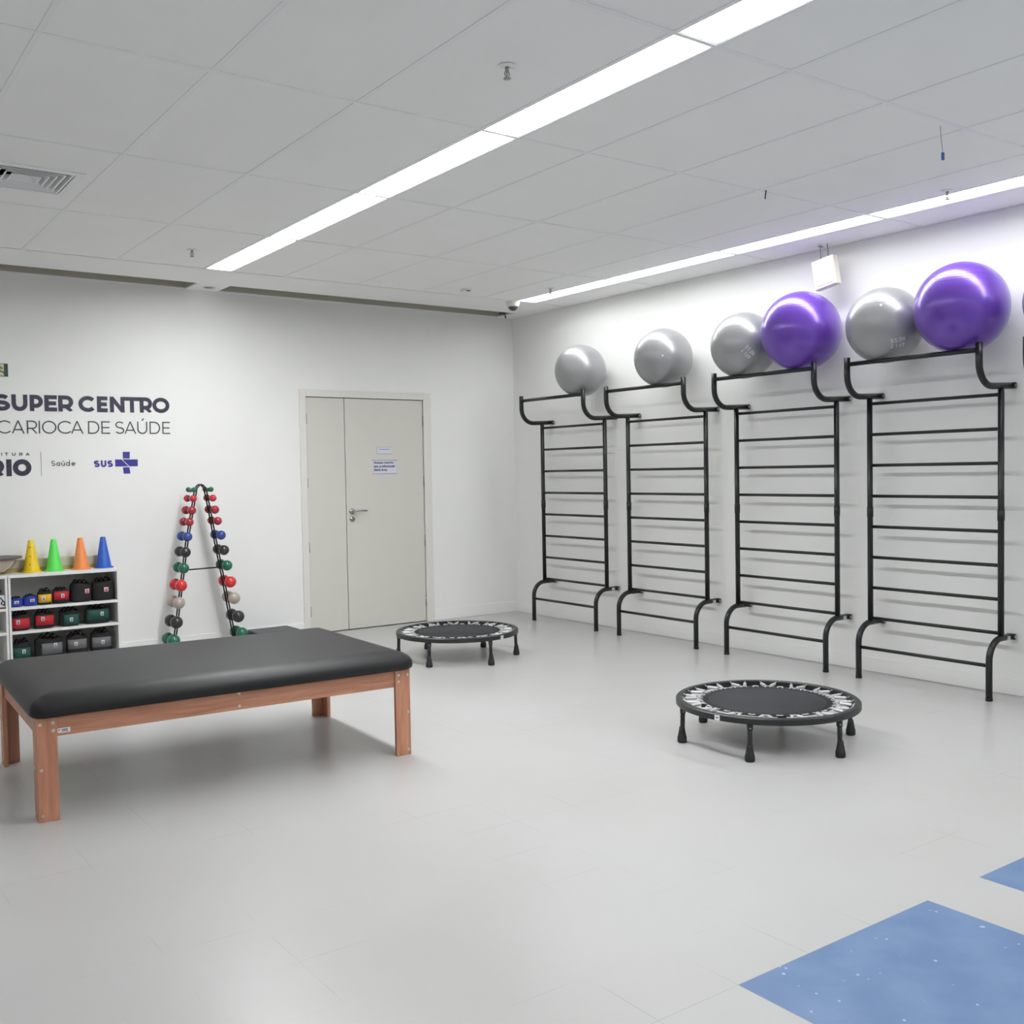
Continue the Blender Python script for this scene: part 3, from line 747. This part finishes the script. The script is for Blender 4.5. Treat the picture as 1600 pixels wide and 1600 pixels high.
# balance board
t = thing('balance_board', 'round balance board with a dark top and pale curved base on the left shelf', 'balance board', (-4.955, -.165, .747), 0)
obj('deck', MB().lathe([(0, .111), (.218, .115), (.222, .121), (.220, .126), (0, .124)], n=48), mat('board_deck', (88, 84, 86), .55), t)
obj('rocker', MB().lathe([(0, 0), (.03, .001), (.09, .016), (.14, .048), (.165, .085), (.178, .112), (0, .112)], n=48), mat('rocker_pale', (206, 192, 178), .5), t)
obj('strap', MB().tube([(.155, -.075, .10), (.13, -.075, .062), (.085, -.07, .026), (.03, -.06, .012)], .006, 8), mat('rocker_strap', (222, 212, 196), .6), t)

# carton etc. on left unit
t = thing('printed_carton', 'white carton with a dark figure print on the left shelf unit', 'carton', (-5.0, -.2, .502))
obj('carton', MB().box(-.13, .114, -.118, .1, 0, .098), mat('carton_white', (214, 218, 222), .5), t, .002)
pf = MB()
strokes(pf, [[(0, .075), (.018, .05), (.004, .028)], [(.018, .05), (.03, .036), (.024, .014)], [(.004, .028), (.03, .014)]], .008, lambda x, y, dd: (.083+x, -.1185-dd, y+.008), .0006)
obj('printed_figure', pf, BLKRUB, t)
obj('red_stripe', MB().box(-.13, .114, -.119, -.118, .0, .010), mat('dark_red', (110, 34, 44), .5), t)
t = thing('black_pouch', 'small black pouch lying on the printed carton', 'pouch', (-4.955, -.22, .601))
obj('pouch', MB().sphere((0, 0, .022), .06, 20, 10, (1, 1, .37)), BLKFAB, t)

# ankle / wrist weights
def weight(x, y, z, wd, h, body, band, label, bz0=.2, bz1=.75, lab=(0.0, .5), dep=None, labrot=0, lumps=3, redlab=False, bw=.92, off=0, cat='wrist weight'):
    """a rolled-up cuff: padded body, coloured band round the front, sticker, folded strap on top"""
    rx = wd/2; ryy = (dep or min(.10, wd*.8))/2
    t = thing('cuff_weight', label, cat, (x, y, z), 0, 'rolled cuff weights in the shelf unit')
    b = MB(); N = 40; rows = 12; rnd = random.Random(int(abs(x)*1000+z*100))
    vs = []
    for i in range(rows+1):
        v = i/rows; e = (1-abs(2*v-1)**5)**.5*.10+.90 if 0 < v < 1 else .86
        for k in range(N):
            a = 2*PI*k/N; c, s = math.cos(a), math.sin(a)
            se = 2.6; q = (abs(c)**se+abs(s)**se)**(-1/se)
            wob = 1+.018*math.sin(5*a+rnd.random()*.3+v*4)
            top = .78
            zz = v*h*top+(.05*h*math.sin(3*a+x*20)*v if v > .5 else 0)
            vs.append((rx*q*c*e*wob, ryy*q*s*e*wob, zz))
    fs = [(i*N+k, i*N+(k+1) % N, (i+1)*N+(k+1) % N, (i+1)*N+k) for i in range(rows) for k in range(N)]
    fs += [tuple(range(N))[::-1], tuple(rows*N+k for k in range(N))]
    b.add(vs, fs, True)
    obj('cuff', b, body, t)
    # folded straps on top
    st = MB()
    for j in range(lumps):
        xx = (j-(lumps-1)/2)*rx*1.15/max(1, lumps); hh = h*(.22+.08*rnd.random())
        a = [(xx-rx*.42, -ryy*.1, h*.72), (xx-rx*.22, -ryy*.12, h*.74+hh*.6), (xx, -ryy*.05, h*.72+hh), (xx+rx*.24, 0, h*.74+hh*.5), (xx+rx*.42, ryy*.1, h*.72)]
        pts = [Vector(p) for p in a]
        for i in range(4):
            p, q = pts[i], pts[i+1]
            w_ = ryy*.62
            st.add([p+Vector((0, -w_, 0)), q+Vector((0, -w_, 0)), q+Vector((0, w_, 0)), p+Vector((0, w_, 0)), p+Vector((0, -w_, -.006)), q+Vector((0, -w_, -.006)), q+Vector((0, w_, -.006)), p+Vector((0, w_, -.006))],
                   [(0, 1, 2, 3), (7, 6, 5, 4), (0, 4, 5, 1), (3, 2, 6, 7), (1, 5, 6, 2), (0, 3, 7, 4)])
    obj('strap', st, BLKFAB, t)
    def wrap(x0, x1, z0, z1, gap, m, name, par):
        n = 14; vs = []
        for i in range(n+1):
            xx = x0+(x1-x0)*i/n; u = min(.985, abs(xx)/(rx*1.0))
            yy = -(ryy*(1-u**2.6)**(1/2.6)*1.012+gap)
            vs += [(xx*1.012, yy, z0), (xx*1.012, yy, z1)]
        o = obj(name, MB().add(vs, [(2*i, 2*i+2, 2*i+3, 2*i+1) for i in range(n)], True), m, par)
        md = o.modifiers.new('s', 'SOLIDIFY'); md.thickness = .0016; md.offset = 1; return o
    par = t
    if band: par = wrap(-rx*bw+off, rx*bw+off, h*bz0, h*bz1, .001, band, 'colour_band', t)
    lw, lh = (.022, .030) if not redlab else (.032, .034)
    if labrot: lw, lh = lh, lw
    lx, lz = lab[0]*rx, lab[1]*h
    l = wrap(lx-lw/2, lx+lw/2, lz-lh/2, lz+lh/2, .0035, LABEL if not redlab else mat('pinkish_label', (226, 190, 194), .5), 'sticker', par)
    mk = mat('red_ink', (176, 60, 70), .5) if redlab else INK
    for (a, c, e, g_) in ((-.28, .05, .1, .34), (.12, .3, -.0, .34), (-.28, .28, -.32, -.08)):
        wrap(lx+a*lw, lx+c*lw, lz+e*lh, lz+g_*lh, .0052, mk, 'print', l)
    return t
BLU = mat('blue_nylon', (34, 58, 152), .7, var=.08, scale=90, bump=.2, bscale=200)
YEL = mat('yellow_nylon', (222, 172, 36), .7, var=.08, scale=90, bump=.2, bscale=200)
RED = mat('red_nylon', (184, 32, 42), .7, var=.08, scale=90, bump=.2, bscale=200)
GRN = mat('dark_green_nylon', (26, 78, 66), .7, var=.08, scale=90, bump=.2, bscale=200)
GRY = mat('grey_nylon', (106, 107, 108), .7, var=.08, scale=90, bump=.2, bscale=200)
z1, z2, z3 = .501, .323, .095
wy = -.245
weight(-4.797, wy, z1, .088, .082, BLU, None, 'small blue cuff weight at the left end of the top shelf', lab=(-.1, .42), labrot=1)
weight(-4.702, wy, z1, .100, .092, BLU, None, 'blue cuff weight on the top shelf, next to the yellow one', lab=(.15, .45), labrot=1)
weight(-4.603, wy, z1, .100, .128, BLKFAB, YEL, 'black cuff weight with a yellow band on the top shelf', .14, .62, (-.25, .38))
weight(-4.487, wy, z1, .118, .132, BLKFAB, RED, 'black cuff weight with a red band on the top shelf', .22, .70, (.1, .45))
weight(-4.343, wy, z1, .155, .178, BLKFAB, None, 'large plain black cuff weight left of another on the top shelf', lab=(.45, .46), redlab=True, dep=.12)
weight(-4.180, wy, z1, .168, .182, BLKFAB, None, 'large plain black cuff weight at the right end of the top shelf', lab=(.15, .46), redlab=True, dep=.12)
weight(-4.775, wy, z2, .13, .148, BLKFAB, RED, 'red banded cuff weight at the left end of the middle shelf', .12, .62, (-.35, .44))
weight(-4.610, wy, z2, .14, .148, BLKFAB, RED, 'red banded cuff weight on the middle shelf, beside a green one', .18, .66, (-.25, .50))
weight(-4.430, wy, z2, .15, .148, BLKFAB, GRN, 'dark green banded cuff weight on the middle shelf, beside the red ones', .08, .60, (.05, .34), bw=.75, off=.01)
weight(-4.225, wy, z2, .19, .148, BLKFAB, GRN, 'wide dark green banded cuff weight at the right end of the middle shelf', .2, .74, (.25, .50), bw=.85)
weight(-4.775, wy, z3, .13, .170, BLKFAB, GRN, 'dark green banded cuff weight at the left end of the bottom shelf', .12, .58, (.15, .42))
weight(-4.585, wy, z3, .20, .190, BLKFAB, GRY, 'wide grey banded cuff weight second on the bottom shelf', .16, .60, (.4, .50), bw=.75, off=.02)
weight(-4.383, wy, z3, .15, .190, BLKFAB, GRY, 'grey banded cuff weight third on the bottom shelf, slightly tilted', .26, .64, (-.2, .46))
weight(-4.205, wy, z3, .155, .193, BLKFAB, GRY, 'grey banded cuff weight at the right end of the bottom shelf', .22, .62, (.05, .42))

# ================================================================== DUMBBELL RACK
RY = -.26
Lp = [(-3.405, 1.378), (-3.425, 1.355), (-3.436, 1.30), (-3.514, .905), (-3.549, .683), (-3.626, .177), (-3.652, .018)]
Rp = [(-3.372, 1.378), (-3.352, 1.355), (-3.340, 1.30), (-3.273, .905), (-3.226, .643), (-3.139, .117), (-3.122, .018)]
t = thing('dumbbell_rack', 'black A-shaped dumbbell rack standing against the lettered wall', 'rack', (-3.39, RY, 0))
RK = mat('rack_black', (16, 16, 17), .4)
def ip(P, z):
    for a, b in zip(P, P[1:]):
        if b[1] <= z <= a[1]: k = (z-a[1])/(b[1]-a[1]); return a[0]+(b[0]-a[0])*k
    return P[-1][0]
for dy in (-.027, .027):
    pts = [(x+3.39, dy, z) for x, z in Lp[::-1]]+[(0, dy, 1.386)]+[(x+3.39, dy, z) for x, z in Rp]
    obj('rail', MB().tube(pts, .0062, 10), RK, t)
obj('crossbar', MB().tube([(ip(Lp, .69)+3.39, 0, .688), (ip(Rp, .69)+3.39, 0, .694)], .006, 8), RK, t)
for P in (Lp, Rp):
    x = P[-1][0]+3.39
    obj('foot_bar', MB().tube([(x, -.15, .012), (x, .15, .012)], .012, 10), RK, t)
GREEN = mat('dumbbell_green', (22, 104, 76), .22, coat=.4, var=.05); DRED = mat('dumbbell_red', (190, 44, 56), .22, coat=.4, var=.05)
CRIM = mat('dumbbell_crimson', (164, 40, 56), .22, coat=.4, var=.05); DBLU = mat('dumbbell_blue', (44, 72, 148), .22, coat=.4, var=.05)
DBLK = mat('dumbbell_black', (42, 42, 43), .28, coat=.3, var=.05); BEIG = mat('dumbbell_beige', (176, 164, 154), .28, coat=.3, var=.05); BRED = mat('dumbbell_bright_red', (208, 42, 44), .2, coat=.4, var=.05)
lev = [(1.344, .0215, GREEN, 'green'), (1.272, .0295, DRED, 'red'), (1.176, .035, CRIM, 'crimson'), (1.082, .0345, CRIM, 'crimson'), (.964, .039, DBLU, 'blue'), (.839, .0425, DBLK, 'black'),
       (.710, .0435, GREEN, 'green'), (.571, .0485, BRED, 'bright red'), (.433, .0495, BEIG, 'beige'), (.277, .0505, DBLK, 'black'), (.131, .051, GREEN, 'green')]
LX = [-3.463, -3.474, -3.489, -3.511, -3.530, -3.550, -3.568, -3.593, -3.615, -3.638, -3.665]
RX = [-3.325, -3.311, -3.297, -3.276, -3.251, -3.230, -3.207, -3.183, -3.154, -3.123, -3.094]
pos_l = ['topmost', 'second from the top', 'third from the top', 'fourth from the top', 'fifth from the top', 'sixth from the top', 'seventh from the top', 'fourth from the bottom', 'third from the bottom', 'second from the bottom', 'lowest']
for i, (z, r, m, cn) in enumerate(lev):
    for side, xs in (('left', LX), ('right', RX)):
        x = xs[i]; s = -1 if side == 'left' else 1
        P = Lp if side == 'left' else Rp
        xr = ip(P, z)
        e_ = x+3.39
        hk = [(xr+3.39, -.027, z-.012), (e_+s*.004, -.015, z-.0175), (e_+s*.018, -.012, z-.008), (e_+s*.020, 0, z-.004), (e_+s*.018, .012, z-.008), (e_+s*.004, .015, z-.0175), (xr+3.39, .027, z-.012)]
        obj('hook', MB().tube(hk, .0032, 6), RK, t)
        w_ = 'small' if r < .03 else ('large' if r > .045 else 'medium')
        d = thing('dumbbell', '%s %s round-headed dumbbell, %s on the %s leg of the rack' % (w_, cn, pos_l[i], side), 'dumbbell', (x, RY, z), 0, 'dumbbells on the A-shaped rack')
        sep = .073
        for q in (-1, 1): obj('head', MB().lathe([(r*math.sin(PI*k/16)*(1 if 1 < k < 15 else 1.05), -q*0-r*math.cos(PI*k/16)) for k in range(17)], (0, q*sep, 0), 28, 'y'), m, d)
        obj('handle', MB().tube([(0, -sep+r*.6, 0), (0, 0, 0), (0, sep-r*.6, 0)], .0125, 12, True, [.014, .0125, .014]), m, d)
